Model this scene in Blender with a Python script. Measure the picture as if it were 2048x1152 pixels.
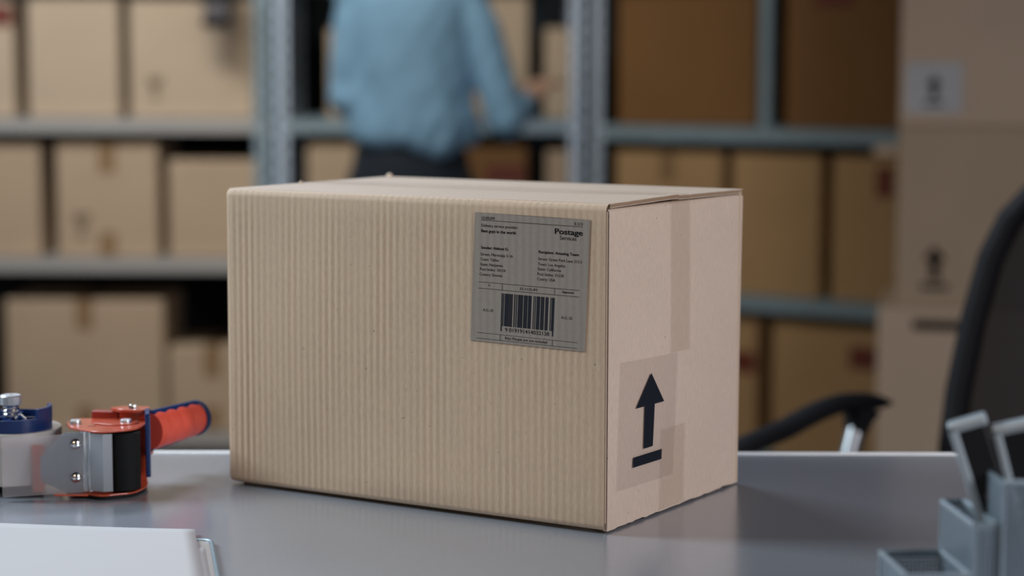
import bpy, bmesh, math, random
from mathutils import Vector, Matrix, noise as mnoise

for o in list(bpy.data.objects):
    bpy.data.objects.remove(o)
SC = bpy.context.scene
COL = SC.collection
PI = math.pi
rnd = random.Random(7)
TZ = 0.75                                   # height of the packing table top

# ------------------------------------------------------------------ camera
cd = bpy.data.cameras.new('camera')
cam = bpy.data.objects.new('camera', cd)
COL.objects.link(cam)
pitch, roll = 0.10492, 0.00225
fw = Vector((0, math.cos(pitch), -math.sin(pitch)))
r0 = Vector((1, 0, 0)); u0 = r0.cross(fw)
cr = math.cos(roll) * r0 + math.sin(roll) * u0
cu = -math.sin(roll) * r0 + math.cos(roll) * u0
mw = Matrix((cr, cu, -fw)).transposed().to_4x4()
mw.translation = Vector((0, 0, 1.15634))
cam.matrix_world = mw
cd.sensor_width = 36.0
cd.lens = 36.0 * 4180.95 / 2048.0
cd.clip_start = 0.05
cd.dof.use_dof = True
cd.dof.focus_distance = 1.86
cd.dof.aperture_fstop = 2.9
SC.camera = cam

# ------------------------------------------------------------------ view, world, lights
vs = SC.view_settings
vs.view_transform = 'Standard'
vs.look = 'None'
vs.exposure = 0.0
vs.gamma = 1.0
vs.use_curve_mapping = False
wd = bpy.data.worlds.new('world'); SC.world = wd
wd.use_nodes = True
wd.node_tree.nodes['Background'].inputs[0].default_value = (0.62, 0.78, 1.0, 1)
wd.node_tree.nodes['Background'].inputs[1].default_value = 0.012


def area(name, loc, target, size, energy, color, size_y=None, spread=180):
    l = bpy.data.lights.new(name, 'AREA')
    l.energy = energy; l.color = color
    l.shape = 'RECTANGLE'; l.size = size; l.size_y = size_y or size
    l.spread = math.radians(spread)
    o = bpy.data.objects.new(name, l); COL.objects.link(o)
    o.location = loc
    d = Vector(target) - Vector(loc)
    o.rotation_euler = d.to_track_quat('-Z', 'Y').to_euler()
    return o


# ceiling panels on the left aisle, a ceiling panel by the racks, unseen fill lamps added in the aisle, right and front
area('light_left_of_table', (-2.2, 2.35, 2.2), (-0.1, 1.9, 0.85), 0.9, 26.5, (0.80, 0.92, 1.0), 0.9, 105)
area('ceiling_light_behind_table', (-1.05, 3.9, 2.75), (-0.3, 2.0, 0.75), 1.2, 24, (0.80, 0.86, 1.0), 0.5, 140)
area('ceiling_light_by_left_rack', (-1.75, 4.75, 2.75), (-1.45, 6.1, 0.95), 1.2, 10.5, (0.95, 0.98, 1.0), 0.5, 85)
area('fill_light_aisle', (-0.75, 4.35, 2.75), (-0.25, 5.7, 1.05), 0.9, 5.3, (1.0, 0.97, 0.85), 0.5, 75)  # unseen lamp added to brighten the shirt and the nearby post
area('fill_light_right', (1.40, 0.70, 1.65), (0.2, 1.9, 0.92), 0.8, 23.5, (0.97, 0.94, 1.0), 0.8)  # unseen fill lamp added to brighten the parcel's right panel
area('fill_light_front', (-1.1, -0.6, 2.1), (0.0, 1.9, 0.9), 1.3, 10, (1.0, 0.72, 0.5), 1.0)  # unseen fill lamp added to lift the parcel's front panel


# ------------------------------------------------------------------ materials
MATS = {}


def new_mat(name):
    m = bpy.data.materials.new(name); m.use_nodes = True
    nt = m.node_tree
    b = nt.nodes['Principled BSDF']
    MATS[name] = m
    return m, nt, b


def plain(name, col, rough=0.5, metal=0.0, alpha=1.0, coat=0.0, noise_amt=0.08, scale=40.0, bump=0.0, trans=0.0, spec=0.5):
    m, nt, b = new_mat(name)
    tc = nt.nodes.new('ShaderNodeTexCoord')
    nz = nt.nodes.new('ShaderNodeTexNoise'); nz.inputs['Scale'].default_value = scale
    nz.inputs['Detail'].default_value = 4
    nt.links.new(tc.outputs['Object'], nz.inputs['Vector'])
    mx = nt.nodes.new('ShaderNodeMix'); mx.data_type = 'RGBA'
    mx.inputs[6].default_value = (*[c * (1 - noise_amt) for c in col], 1)
    mx.inputs[7].default_value = (*[min(1, c * (1 + noise_amt)) for c in col], 1)
    nt.links.new(nz.outputs['Fac'], mx.inputs[0])
    nt.links.new(mx.outputs[2], b.inputs['Base Color'])
    b.inputs['Roughness'].default_value = rough
    b.inputs['Metallic'].default_value = metal
    b.inputs['Alpha'].default_value = alpha
    b.inputs['Coat Weight'].default_value = coat
    b.inputs['Transmission Weight'].default_value = trans
    b.inputs['Specular IOR Level'].default_value = spec
    if bump:
        bp = nt.nodes.new('ShaderNodeBump'); bp.inputs['Strength'].default_value = bump
        bp.inputs['Distance'].default_value = 0.0005
        nt.links.new(nz.outputs['Fac'], bp.inputs['Height'])
        nt.links.new(bp.outputs['Normal'], b.inputs['Normal'])
    return m


def kraft(name, col, flute=0.0, fl_axis='X', fine=1.0, stripes=0.0):
    """corrugated kraft board: blotchy tone, short fibres, optional soft flute relief"""
    m, nt, b = new_mat(name)
    tc = nt.nodes.new('ShaderNodeTexCoord')
    big = nt.nodes.new('ShaderNodeTexNoise'); big.inputs['Scale'].default_value = 6; big.inputs['Detail'].default_value = 3
    mp = nt.nodes.new('ShaderNodeMapping'); mp.inputs['Scale'].default_value = (700, 700, 160)
    fib = nt.nodes.new('ShaderNodeTexNoise'); fib.inputs['Scale'].default_value = 1; fib.inputs['Detail'].default_value = 3
    spk = nt.nodes.new('ShaderNodeTexNoise'); spk.inputs['Scale'].default_value = 230; spk.inputs['Detail'].default_value = 1
    nt.links.new(tc.outputs['Object'], big.inputs['Vector'])
    nt.links.new(tc.outputs['Object'], mp.inputs['Vector'])
    nt.links.new(mp.outputs['Vector'], fib.inputs['Vector'])
    nt.links.new(tc.outputs['Object'], spk.inputs['Vector'])
    m1 = nt.nodes.new('ShaderNodeMix'); m1.data_type = 'RGBA'
    m1.inputs[6].default_value = (*[c * .90 for c in col], 1)
    m1.inputs[7].default_value = (*[min(1, c * 1.09) for c in col], 1)
    nt.links.new(big.outputs['Fac'], m1.inputs[0])
    rp = nt.nodes.new('ShaderNodeMapRange')
    rp.inputs['From Min'].default_value = .3; rp.inputs['From Max'].default_value = .7
    rp.inputs['To Min'].default_value = 1 - .07 * fine; rp.inputs['To Max'].default_value = 1 + .07 * fine
    nt.links.new(fib.outputs['Fac'], rp.inputs['Value'])
    m2 = nt.nodes.new('ShaderNodeMix'); m2.data_type = 'RGBA'; m2.blend_type = 'MULTIPLY'; m2.inputs[0].default_value = 1
    nt.links.new(m1.outputs[2], m2.inputs[6]); nt.links.new(rp.outputs['Result'], m2.inputs[7])
    rs = nt.nodes.new('ShaderNodeMapRange')
    rs.inputs['From Min'].default_value = .76; rs.inputs['From Max'].default_value = .82
    rs.inputs['To Min'].default_value = 1; rs.inputs['To Max'].default_value = .55
    nt.links.new(spk.outputs['Fac'], rs.inputs['Value'])
    m3 = nt.nodes.new('ShaderNodeMix'); m3.data_type = 'RGBA'; m3.blend_type = 'MULTIPLY'; m3.inputs[0].default_value = 1
    nt.links.new(m2.outputs[2], m3.inputs[6]); nt.links.new(rs.outputs['Result'], m3.inputs[7])
    nt.links.new(m3.outputs[2], b.inputs['Base Color'])
    b.inputs['Roughness'].default_value = .62
    b.inputs['Specular IOR Level'].default_value = .35
    bp = nt.nodes.new('ShaderNodeBump'); bp.inputs['Strength'].default_value = .22 * fine
    bp.inputs['Distance'].default_value = .0004
    nt.links.new(fib.outputs['Fac'], bp.inputs['Height'])
    last = bp
    if flute:
        wv = nt.nodes.new('ShaderNodeTexWave'); wv.wave_type = 'BANDS'; wv.bands_direction = fl_axis
        wv.wave_profile = 'SIN'
        wv.inputs['Scale'].default_value = 2 * PI / (0.0074 * 20)
        wv.inputs['Distortion'].default_value = .6; wv.inputs['Detail'].default_value = 1
        nt.links.new(tc.outputs['Object'], wv.inputs['Vector'])
        b2 = nt.nodes.new('ShaderNodeBump'); b2.inputs['Strength'].default_value = flute
        b2.inputs['Distance'].default_value = .0006
        nt.links.new(wv.outputs['Fac'], b2.inputs['Height'])
        nt.links.new(bp.outputs['Normal'], b2.inputs['Normal'])
        last = b2
    nt.links.new(last.outputs['Normal'], b.inputs['Normal'])
    return m


KR = (0.50, 0.375, 0.262)
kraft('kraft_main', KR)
kraft('kraft_side_lit', (0.60, 0.475, 0.375))  # same board, with the pinkish light on the side panel put into its colour
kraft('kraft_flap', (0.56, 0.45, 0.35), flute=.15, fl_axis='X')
kraft('kraft_edge', (0.30, 0.20, 0.125))
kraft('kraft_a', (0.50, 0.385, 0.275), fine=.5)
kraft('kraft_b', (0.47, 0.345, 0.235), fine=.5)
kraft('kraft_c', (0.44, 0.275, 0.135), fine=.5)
kraft('kraft_d', (0.21, 0.10, 0.032), fine=.5)  # deep brown; on the upper right-rack cartons it includes the shelf's shade
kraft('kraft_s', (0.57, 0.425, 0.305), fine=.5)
plain('ink', (0.006, 0.006, 0.007), .8, spec=.12)
plain('ink_blue', (0.008, 0.010, 0.017), .6, spec=.2)
plain('red_ink', (0.15, 0.03, 0.018), .6)
plain('faded_ink', (0.20, 0.145, 0.085), .6)
plain('tape', (0.42, 0.285, 0.19), .2, alpha=.15, scale=15)
plain('tape_clear', (0.46, 0.36, 0.31), .2, alpha=.17, scale=12)
plain('tape_gloss', (0.74, 0.76, 0.80), .12, alpha=.5, scale=12)
plain('label_paper', (0.255, 0.222, 0.188), .45, scale=300, noise_amt=.10)
# give the stuck-on label the soft flutes of the board under it
_m = MATS['label_paper']; _nt = _m.node_tree
_tc = _nt.nodes.new('ShaderNodeTexCoord'); _wv = _nt.nodes.new('ShaderNodeTexWave'); _wv.bands_direction = 'X'
_wv.inputs['Scale'].default_value = 2 * PI / (0.0074 * 20); _wv.inputs['Distortion'].default_value = .8
_bp = _nt.nodes.new('ShaderNodeBump'); _bp.inputs['Strength'].default_value = .26; _bp.inputs['Distance'].default_value = .0005
_nt.links.new(_tc.outputs['Object'], _wv.inputs['Vector']); _nt.links.new(_wv.outputs['Fac'], _bp.inputs['Height'])
_nt.links.new(_bp.outputs['Normal'], _nt.nodes['Principled BSDF'].inputs['Normal'])
plain('table_grey', (0.36, 0.392, 0.445), .22, metal=.50, scale=600, noise_amt=.05, spec=.9)
plain('table_edge', (0.86, 0.88, 0.88), .3)
plain('steel_leg', (0.25, 0.26, 0.27), .4, metal=.8)
plain('galv', (0.33, 0.43, 0.50), .45, metal=.35, noise_amt=.22, scale=25)
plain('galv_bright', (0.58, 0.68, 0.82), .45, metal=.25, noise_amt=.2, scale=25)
plain('galv_shelf', (0.50, 0.48, 0.46), .45, metal=.3, noise_amt=.15, scale=25)
plain('galv_dark', (0.16, 0.22, 0.27), .5, metal=.3, noise_amt=.2, scale=25)
plain('dark_wall', (0.012, 0.016, 0.021), .8)
plain('side_wall', (0.30, 0.29, 0.28), .85)
plain('concrete', (0.16, 0.155, 0.15), .6, scale=5, noise_amt=.2)
plain('chrome', (0.78, 0.79, 0.80), .16, metal=1)
plain('guard_steel', (0.62, 0.65, 0.68), .35, metal=.8)
plain('arm_steel', (0.34, 0.36, 0.38), .3, metal=.9)
plain('zinc', (0.24, 0.32, 0.36), .38, metal=.6, noise_amt=.08, scale=60)
plain('red_paint', (0.50, 0.075, 0.03), .28, coat=.5)
plain('red_dark', (0.30, 0.03, 0.018), .35)
plain('grip_rubber', (0.72, 0.075, 0.04), .5)
plain('blue_plastic', (0.006, 0.026, 0.115), .32)
plain('roller_rubber', (0.004, 0.005, 0.006), .7, spec=.25)
plain('clear_plastic', (0.88, 0.86, 0.88), .38, trans=.90)
MATS['clear_plastic'].node_tree.nodes['Principled BSDF'].inputs['IOR'].default_value = 1.12
plain('tape_roll', (0.50, 0.49, 0.47), .25, coat=.3, noise_amt=.05)
plain('paper', (0.475, 0.47, 0.475), .7, noise_amt=.01)
plain('board_brown', (0.33, 0.30, 0.28), .35)
plain('black_plastic', (0.010, 0.011, 0.013), .38)
plain('black_fabric', (0.012, 0.013, 0.018), .85)
plain('chair_black', (0.005, 0.005, 0.007), .65, spec=.25)
plain('mesh_black', (0.008, 0.008, 0.012), .9, alpha=.90, spec=.1)
plain('org_metal', (0.20, 0.26, 0.31), .38, metal=.4)
plain('rail_metal', (0.42, 0.50, 0.55), .3, metal=.3)
plain('org_rim', (0.25, 0.32, 0.37), .32, metal=.4)
plain('shirt_blue', (0.20, 0.37, 0.54), .8, scale=400)
plain('trousers', (0.010, 0.017, 0.030), .85, scale=300)
plain('skin', (0.55, 0.34, 0.25), .5)
plain('hair', (0.06, 0.035, 0.02), .6)
plain('eye_white', (0.8, 0.8, 0.8), .2)
plain('iris', (0.05, 0.03, 0.02), .2)
plain('shoe', (0.02, 0.02, 0.02), .4)
plain('grey_plastic', (0.13, 0.12, 0.13), .4)


# ------------------------------------------------------------------ mesh helpers
class MB:
    def __init__(self):
        self.v = []; self.f = []

    def add(self, vs_, fs_):
        n = len(self.v)
        self.v += [tuple(p) for p in vs_]
        self.f += [tuple(i + n for i in f) for f in fs_]
        return self

    def box(self, x0, x1, y0, y1, z0, z1):
        return self.add([(x0, y0, z0), (x1, y0, z0), (x1, y1, z0), (x0, y1, z0), (x0, y0, z1), (x1, y0, z1), (x1, y1, z1), (x0, y1, z1)],
                        [(0, 3, 2, 1), (4, 5, 6, 7), (0, 1, 5, 4), (1, 2, 6, 5), (2, 3, 7, 6), (3, 0, 4, 7)])

    def prism(self, pts, z0, z1):
        n = len(pts)
        return self.add([(x, y, z0) for x, y in pts] + [(x, y, z1) for x, y in pts],
                        [tuple(reversed(range(n))), tuple(range(n, 2 * n))] + [(i, (i + 1) % n, n + (i + 1) % n, n + i) for i in range(n)])

    def lathe(self, prof, c=(0, 0, 0), seg=32, axis='Z'):
        """prof: list of (r, h) from bottom to top, closed with caps"""
        vs_, fs_ = [], []
        for r, h in prof:
            for k in range(seg):
                a = 2 * PI * k / seg
                p = (r * math.cos(a), r * math.sin(a), h)
                if axis == 'X': p = (p[2], p[0], p[1])
                if axis == 'Y': p = (p[1], p[2], p[0])
                vs_.append((c[0] + p[0], c[1] + p[1], c[2] + p[2]))
        for i in range(len(prof) - 1):
            for k in range(seg):
                k2 = (k + 1) % seg
                fs_.append((i * seg + k, i * seg + k2, (i + 1) * seg + k2, (i + 1) * seg + k))
        fs_.append(tuple(reversed(range(seg))))
        fs_.append(tuple(range((len(prof) - 1) * seg, len(prof) * seg)))
        return self.add(vs_, fs_)

    def tube(self, path, rad, seg=12, flat=1.0, closed=False):
        """rad: number or list; flat squeezes the section along the second frame axis"""
        P = [Vector(p) for p in path]; n = len(P)
        R = rad if isinstance(rad, (list, tuple)) else [rad] * n
        up = None; vs_, fs_ = [], []
        for i, p in enumerate(P):
            t = ((P[(i + 1) % n] - P[i - 1]) if closed else (P[min(i + 1, n - 1)] - P[max(i - 1, 0)])).normalized()
            if up is None:
                up = Vector((0, 0, 1)) if abs(t.z) < .9 else Vector((0, 1, 0))
            up = (up - t * up.dot(t)).normalized(); s = t.cross(up)
            for k in range(seg):
                a = 2 * PI * k / seg
                vs_.append(p + s * (R[i] * math.cos(a)) + up * (R[i] * flat * math.sin(a)))
        m = n if closed else n - 1
        for i in range(m):
            for k in range(seg):
                k2 = (k + 1) % seg; j = (i + 1) % n
                fs_.append((i * seg + k, i * seg + k2, j * seg + k2, j * seg + k))
        if not closed:
            fs_.append(tuple(reversed(range(seg)))); fs_.append(tuple(range((n - 1) * seg, n * seg)))
        return self.add(vs_, fs_)

    def loft(self, rings, cap=True):
        seg = len(rings[0]); vs_ = [p for r in rings for p in r]; fs_ = []
        for i in range(len(rings) - 1):
            for k in range(seg):
                k2 = (k + 1) % seg
                fs_.append((i * seg + k, i * seg + k2, (i + 1) * seg + k2, (i + 1) * seg + k))
        if cap:
            fs_.append(tuple(reversed(range(seg)))); fs_.append(tuple(range((len(rings) - 1) * seg, len(rings) * seg)))
        return self.add(vs_, fs_)

    def ball(self, c, r, seg=16, rings=10):
        rx, ry, rz = r if isinstance(r, (tuple, list)) else (r, r, r)
        R = []
        for i in range(rings + 1):
            t = -PI / 2 + PI * (i + .02) / (rings + .04)
            R.append([(c[0] + rx * math.cos(t) * math.cos(2 * PI * k / seg), c[1] + ry * math.cos(t) * math.sin(2 * PI * k / seg), c[2] + rz * math.sin(t)) for k in range(seg)])
        return self.loft(R)

    def xf(self, M):
        self.v = [tuple(M @ Vector(p)) for p in self.v]; return self

    def mesh(self, name):
        me = bpy.data.meshes.new(name); me.from_pydata(self.v, [], self.f); me.update()
        bm = bmesh.new(); bm.from_mesh(me); bmesh.ops.recalc_face_normals(bm, faces=bm.faces); bm.to_mesh(me); bm.free()
        return me


def obj(name, mb, mat, parent=None, smooth=False, bevel=0.0, loc=None, rot=None, seg=2, angle=35):
    me = mb if isinstance(mb, bpy.types.Mesh) else mb.mesh(name)
    o = bpy.data.objects.new(name, me); COL.objects.link(o)
    if not me.materials: me.materials.append(MATS[mat])
    if parent: o.parent = parent
    if loc: o.location = loc
    if rot: o.rotation_euler = rot
    if smooth:
        for p in me.polygons: p.use_smooth = True
        if angle < 180: me.set_sharp_from_angle(angle=math.radians(angle))
    if bevel:
        md = o.modifiers.new('bevel', 'BEVEL'); md.width = bevel; md.segments = seg; md.limit_method = 'ANGLE'
        md.harden_normals = False
    return o


def thing(name, label, cat, loc=(0, 0, 0), rotz=0.0, group=None):
    o = bpy.data.objects.new(name, None); COL.objects.link(o)
    o.location = loc; o.rotation_euler = (0, 0, rotz); o.empty_display_size = .05
    return tag(o, label, cat, group)


def tag(o, label, cat, group=None):
    o['label'] = label; o['category'] = cat
    if group: o['group'] = group
    return o


def struct(name, mb, mat):
    o = obj(name, mb, mat); o['kind'] = 'structure'; return o


def remeshed(name, mb, voxel, smooth_it=6):
    me = mb.mesh(name + '_raw')
    o = bpy.data.objects.new('tmp_remesh', me); COL.objects.link(o)
    md = o.modifiers.new('r', 'REMESH'); md.mode = 'VOXEL'; md.voxel_size = voxel
    if smooth_it:
        ms = o.modifiers.new('s', 'SMOOTH'); ms.factor = .5; ms.iterations = smooth_it
    dg = bpy.context.evaluated_depsgraph_get(); dg.update()
    out = bpy.data.meshes.new_from_object(o.evaluated_get(dg), depsgraph=dg)
    out.name = name
    bpy.data.objects.remove(o); bpy.data.meshes.remove(me)
    return out


def text_mesh(body, bold=0.0):
    cu_ = bpy.data.curves.new('t', 'FONT'); cu_.body = body; cu_.size = 1.0; cu_.offset = bold
    cu_.resolution_u = 3
    o = bpy.data.objects.new('tmp_text', cu_); COL.objects.link(o)
    dg = bpy.context.evaluated_depsgraph_get(); dg.update()
    me = bpy.data.meshes.new_from_object(o.evaluated_get(dg), depsgraph=dg)
    bpy.data.objects.remove(o); bpy.data.curves.remove(cu_)
    return me


# ------------------------------------------------------------------ the room
struct('floor', MB().box(-4, 4, -2.5, 7.3, -.1, 0), 'concrete')
struct('wall_back', MB().box(-4, 4, 6.75, 6.9, 0, 3.2), 'dark_wall')
struct('wall_left', MB().box(-3.6, -3.45, -2.5, 6.75, 0, 3.2), 'side_wall')
struct('wall_right', MB().box(3.45, 3.6, -2.5, 6.75, 0, 3.2), 'side_wall')

# ------------------------------------------------------------------ packing table
tb = thing('packing_table', 'grey laminate packing table with a pale rounded edge', 'table', (0.1, 1.72, 0))
obj('table_top', MB().box(-1.3, 1.3, -.47, .462, .722, .75), 'table_grey', tb, bevel=.0015)
obj('edge_band', MB().box(-1.3, 1.3, .462, .470, .720, .7515), 'table_edge', tb, bevel=.0025)
obj('edge_band', MB().box(-1.3, 1.3, -.478, -.47, .720, .7505), 'table_edge', tb, bevel=.002)
obj('apron', MB().box(-1.22, 1.22, -.40, .40, .66, .722), 'steel_leg', tb, bevel=.002)
for sx in (-1, 1):
    for sy in (-1, 1):
        obj('leg', MB().box(sx * 1.2 - .025, sx * 1.2 + .025, sy * .38 - .025, sy * .38 + .025, 0, .66), 'steel_leg', tb, bevel=.003)

# ------------------------------------------------------------------ the big parcel
YAW = .55304
W, D, H = .42137, .26871, .29
e1 = Vector((math.cos(YAW), -math.sin(YAW), 0)); e2 = Vector((math.sin(YAW), math.cos(YAW), 0))
B0 = Vector((.0809, 1.7958, TZ)); A0 = B0 - W * e1
ctr = A0 + e1 * W / 2 + e2 * D / 2
parcel = thing('shipping_box', 'large brown corrugated shipping box with postage label standing on the table', 'box', ctr, -YAW)
OFF = (-W / 2, -D / 2, 0)


def fl_noise(x, z):
    return mnoise.noise(Vector((x * 22, z * 5, 1.7)))


def front_panel():
    rb, rt = .006, .007
    prof = []
    for k in range(5):
        a = PI / 2 * k / 4
        prof.append((rb - rb * math.sin(a), .0030 + rb - rb * math.cos(a)))
    for k in range(1, 16):
        prof.append((0, .0030 + rb + (H - rt - rb - .0030) * k / 16))
    for k in range(6):
        a = PI / 2 * k / 5
        prof.append((rt - rt * math.cos(a), H - rt + rt * math.sin(a)))
    nfl = 57; nu = nfl * 8
    vs_, fs_ = [], []
    for i in range(nu + 1):
        x = W * i / nu
        for j, (y, z) in enumerate(prof):
            t = z / H
            amp = .00015 * (1 + .9 * fl_noise(x * 1.6, z))
            if x < .035: amp *= 1.7
            if t > .97: amp *= .5
            d = amp * math.sin(2 * PI * nfl * i / nu + .5 * fl_noise(x * .3, z)) + .0009 * mnoise.noise(Vector((x * 7, z * 7, 4)))
            ed = min(1, min(i, nu - i) / 6)
            curv = .0 if j == 0 else 1
            # slight barrel of the board plus a softened left corner
            bar = -.0012 * math.sin(PI * x / W) * math.sin(PI * t)
            left = .003 * max(0, 1 - x / .006) ** 2
            k_ = 1 if 4 <= j <= len(prof) - 6 else .4
            vs_.append((x, y - (d * ed + (-bar)) * k_ * curv + left, z + (d * ed * .6 if j > len(prof) - 6 else 0)))
    m = len(prof)
    for i in range(nu):
        for j in range(m - 1):
            a = i * m + j
            fs_.append((a, a + m, a + m + 1, a + 1))
    mb = MB().add(vs_, fs_)
    # inner liner and the two cut ends of the board
    mb.box(.001, W - .0002, .0016, .0034, .010, H - .007)
    return mb


obj('front_panel', front_panel(), 'kraft_main', parcel, smooth=True, loc=OFF, angle=70)


def ragged_slab(x0, x1, y0, y1, z0, z1, axis_edge, n=60, amp=.0008, seed=0):
    """board slab in the y-z plane (thin in x) with a ragged lower edge, or flat flap with ragged x end"""
    mb = MB(); vs_, fs_ = [], []
    for i in range(n + 1):
        y = y0 + (y1 - y0) * i / n
        e = amp * (mnoise.noise(Vector((y * 160, seed, 0))) + .8 * mnoise.noise(Vector((y * 45, seed, 3))))
        if axis_edge == 'z0':
            vs_ += [(x0, y, z0 + e), (x1, y, z0 + e * .7), (x1, y, z1), (x0, y, z1)]
        else:
            vs_ += [(x0, y, z0), (x1 + e, y, z0), (x1 + e * 1.2, y, z1), (x0, y, z1)]
    for i in range(n):
        a = 4 * i; b = a + 4
        fs_ += [(a, b, b + 1, a + 1), (a + 1, b + 1, b + 2, a + 2), (a + 2, b + 2, b + 3, a + 3), (a + 3, b + 3, b, a)]
    fs_ += [(0, 1, 2, 3), (4 * n, 4 * n + 3, 4 * n + 2, 4 * n + 1)]
    return mb.add(vs_, fs_)


def side_panel():
    """right panel: flat board with slightly bowed face, folded over at the top into the minor flap"""
    ny, prof = 40, []
    for k in range(13):
        prof.append((0, .0022 + (H - .0085 - .0022) * k / 12))
    for k in range(1, 5):
        a = PI / 2 * k / 4
        prof.append((-.0035 + .0035 * math.cos(a), H - .0085 + .0035 * math.sin(a)))
    prof += [(-.012, H - .0048), (-.012, H - .0085), (-.0042, H - .0095), (-.0042, .0022)]
    vs_, fs_ = [], []; m = len(prof)
    for i in range(ny + 1):
        y = .0066 + (D - .0066 + .001) * i / ny
        for j, (dx, z) in enumerate(prof):
            t = max(0, min(1, z / H))
            bow = .0016 * math.sin(PI * (y / D)) * math.sin(PI * t) * (1 if j < 17 else 0)
            zz = z
            if j == 0 or j == m - 1:
                zz = z + .0011 * mnoise.noise(Vector((y * 120, 0, 2))) + .0011 * mnoise.noise(Vector((y * 40, 0, 7)))
            flare = .004 * (y / D) ** 2 * t ** 2
            vs_.append((W - .0006 + dx + bow, y + flare * (1 if i == ny else .6), zz))
    for i in range(ny):
        for j in range(m):
            a = i * m + j; b = i * m + (j + 1) % m
            fs_.append((a, a + m, b + m, b))
    fs_.append(tuple(range(m))); fs_.append(tuple(reversed(range(ny * m, ny * m + m))))
    return MB().add(vs_, fs_)


obj('side_panel', side_panel(), 'kraft_side_lit', parcel, smooth=True, loc=OFF, angle=50)
obj('side_panel', MB().box(.0006, .0046, .005, D - .002, .003, H - .005), 'kraft_side_lit', parcel, bevel=.001, loc=OFF)
obj('back_panel', MB().box(0, W, D - .004, D, .002, H - .0005), 'kraft_main', parcel, bevel=.0015, loc=OFF)


def top_flap(y0, y1, lift_right, seed, core=False):
    """two liners with a shallow hollow between, so the cut edge shows"""
    nx, ny = 40, 14
    mb = MB()
    for (za, zb, inset) in (((H - .0036, H - .0007, .0006),) if core else ((H - .0007, H, 0), (H - .0042, H - .0036, .0004))):
        vs_, fs_ = [], []
        for i in range(nx + 1):
            x = .0006 + (W - .0006 - inset - .0002) * i / nx
            for j in range(ny + 1):
                y = y0 + (y1 - y0) * j / ny
                u = i / nx
                s = max(0, (u - .80) / .20)
                cr_ = (j / ny) if y1 < D * .6 else 1 - j / ny
                dz = lift_right * s * s * cr_ - .0010 * math.sin(PI * u) * cr_ + .0016 * math.sin(PI * u) * math.sin(PI * j / ny)
                ex = (.0016 if core else .0010) * (mnoise.noise(Vector((y * 190, seed, za * 900))) + mnoise.noise(Vector((y * 60, seed, 0)))) if i == nx else 0
                vs_.append((x + ex, y, za + dz)); vs_.append((x + ex, y, zb + dz))
        st = 2 * (ny + 1)
        for i in range(nx):
            for j in range(ny):
                a = i * st + 2 * j
                fs_ += [(a, a + 2, a + st + 2, a + st), (a + 1, a + st + 1, a + st + 3, a + 3)]
        for i in range(nx):
            for j in (0, ny):
                a = i * st + 2 * j; fs_.append((a, a + 1, a + st + 1, a + st))
        for j in range(ny):
            for i in (0, nx):
                a = i * st + 2 * j; fs_.append((a, a + 1, a + 3, a + 2))
        mb.add(vs_, fs_)
    return mb


SEAM = .137
for a_ in ((.0066, SEAM - .0006, .0020, 1.3), (SEAM + .0006, D + .003, .0008, 5.1)):
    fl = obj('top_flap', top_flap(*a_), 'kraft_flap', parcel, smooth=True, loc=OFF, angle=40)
    obj('cut_edge', top_flap(*a_, core=True), 'kraft_edge', fl, smooth=True, angle=40)
obj('bottom_flap', MB().box(.010, W - .007, .012, D - .006, 0, .0034), 'kraft_edge', parcel, loc=OFF)


def ribbon(pts_, y0, y1, ny=6, seed=0, amp=.0003):
    """tape strip: pts_ = list of (x, z) along its run, swept over its width in y"""
    vs_, fs_ = [], []
    for i, (x, z) in enumerate(pts_):
        for j in range(ny + 1):
            y = y0 + (y1 - y0) * j / ny
            w = amp * mnoise.noise(Vector((i * .9, j * .7, seed)))
            vs_.append((x + abs(w) * .6, y, z + abs(w)))
    for i in range(len(pts_) - 1):
        for j in range(ny):
            a = i * (ny + 1) + j
            fs_.append((a, a + 1, a + ny + 2, a + ny + 1))
    return MB().add(vs_, fs_)


run = [(.001 + (W - .002) * k / 40, H + .0013 + .0006 * math.sin(PI * k / 40)) for k in range(41)]
run += [(W + .0006, H - .0002), (W + .0011, H - .003)]
run += [(W + .0013 + .0013 * math.sin(PI * (H - .005 - (H - .005 - .147) * k / 20) / H), H - .005 - (H - .005 - .147) * k / 20) for k in range(21)]
obj('packing_tape', ribbon(run, .1203, .1583, seed=2), 'tape', parcel, smooth=True, loc=OFF)
run = [(W + .0012 + .0013 * math.sin(PI * (.0785 - (.0785 - .004) * k / 12) / H), .0785 - (.0785 - .004) * k / 12) for k in range(13)]
obj('packing_tape', ribbon(run, .1025, .151, seed=8), 'tape', parcel, smooth=True, loc=OFF)

# small torn paper fibres standing up along the back edge of the lid
for fx_, fy_, fs in ((.010, D - .006, .0028), (.006, D * .42, .0016)):
    obj('torn_fibre', MB().ball((fx_, fy_, H + fs * .5), (fs * 1.4, fs, fs), 8, 6), 'kraft_side_lit', parcel, smooth=True, loc=OFF)

# postage label on the front panel: paper, ruled lines, printed lines, barcode
LY = -.0006


def on_front(x, z, lift=0.0):
    x, z = x / 1000.0, z / 1000.0
    bow = .0012 * math.sin(PI * x / W) * math.sin(PI * z / H) + .0009 * mnoise.noise(Vector((x * 7, z * 7, 4)))
    return (x, LY - bow - lift, z)


def quad_strip(p, q, wid, lift):
    (x0, z0), (x1, z1) = p, q
    L = math.hypot(x1 - x0, z1 - z0); nx, nz = -(z1 - z0) / L * wid / 2, (x1 - x0) / L * wid / 2
    return [on_front(x0 - nx, z0 - nz, lift), on_front(x1 - nx, z1 - nz, lift), on_front(x1 + nx, z1 + nz, lift), on_front(x0 + nx, z0 + nz, lift)]


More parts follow.
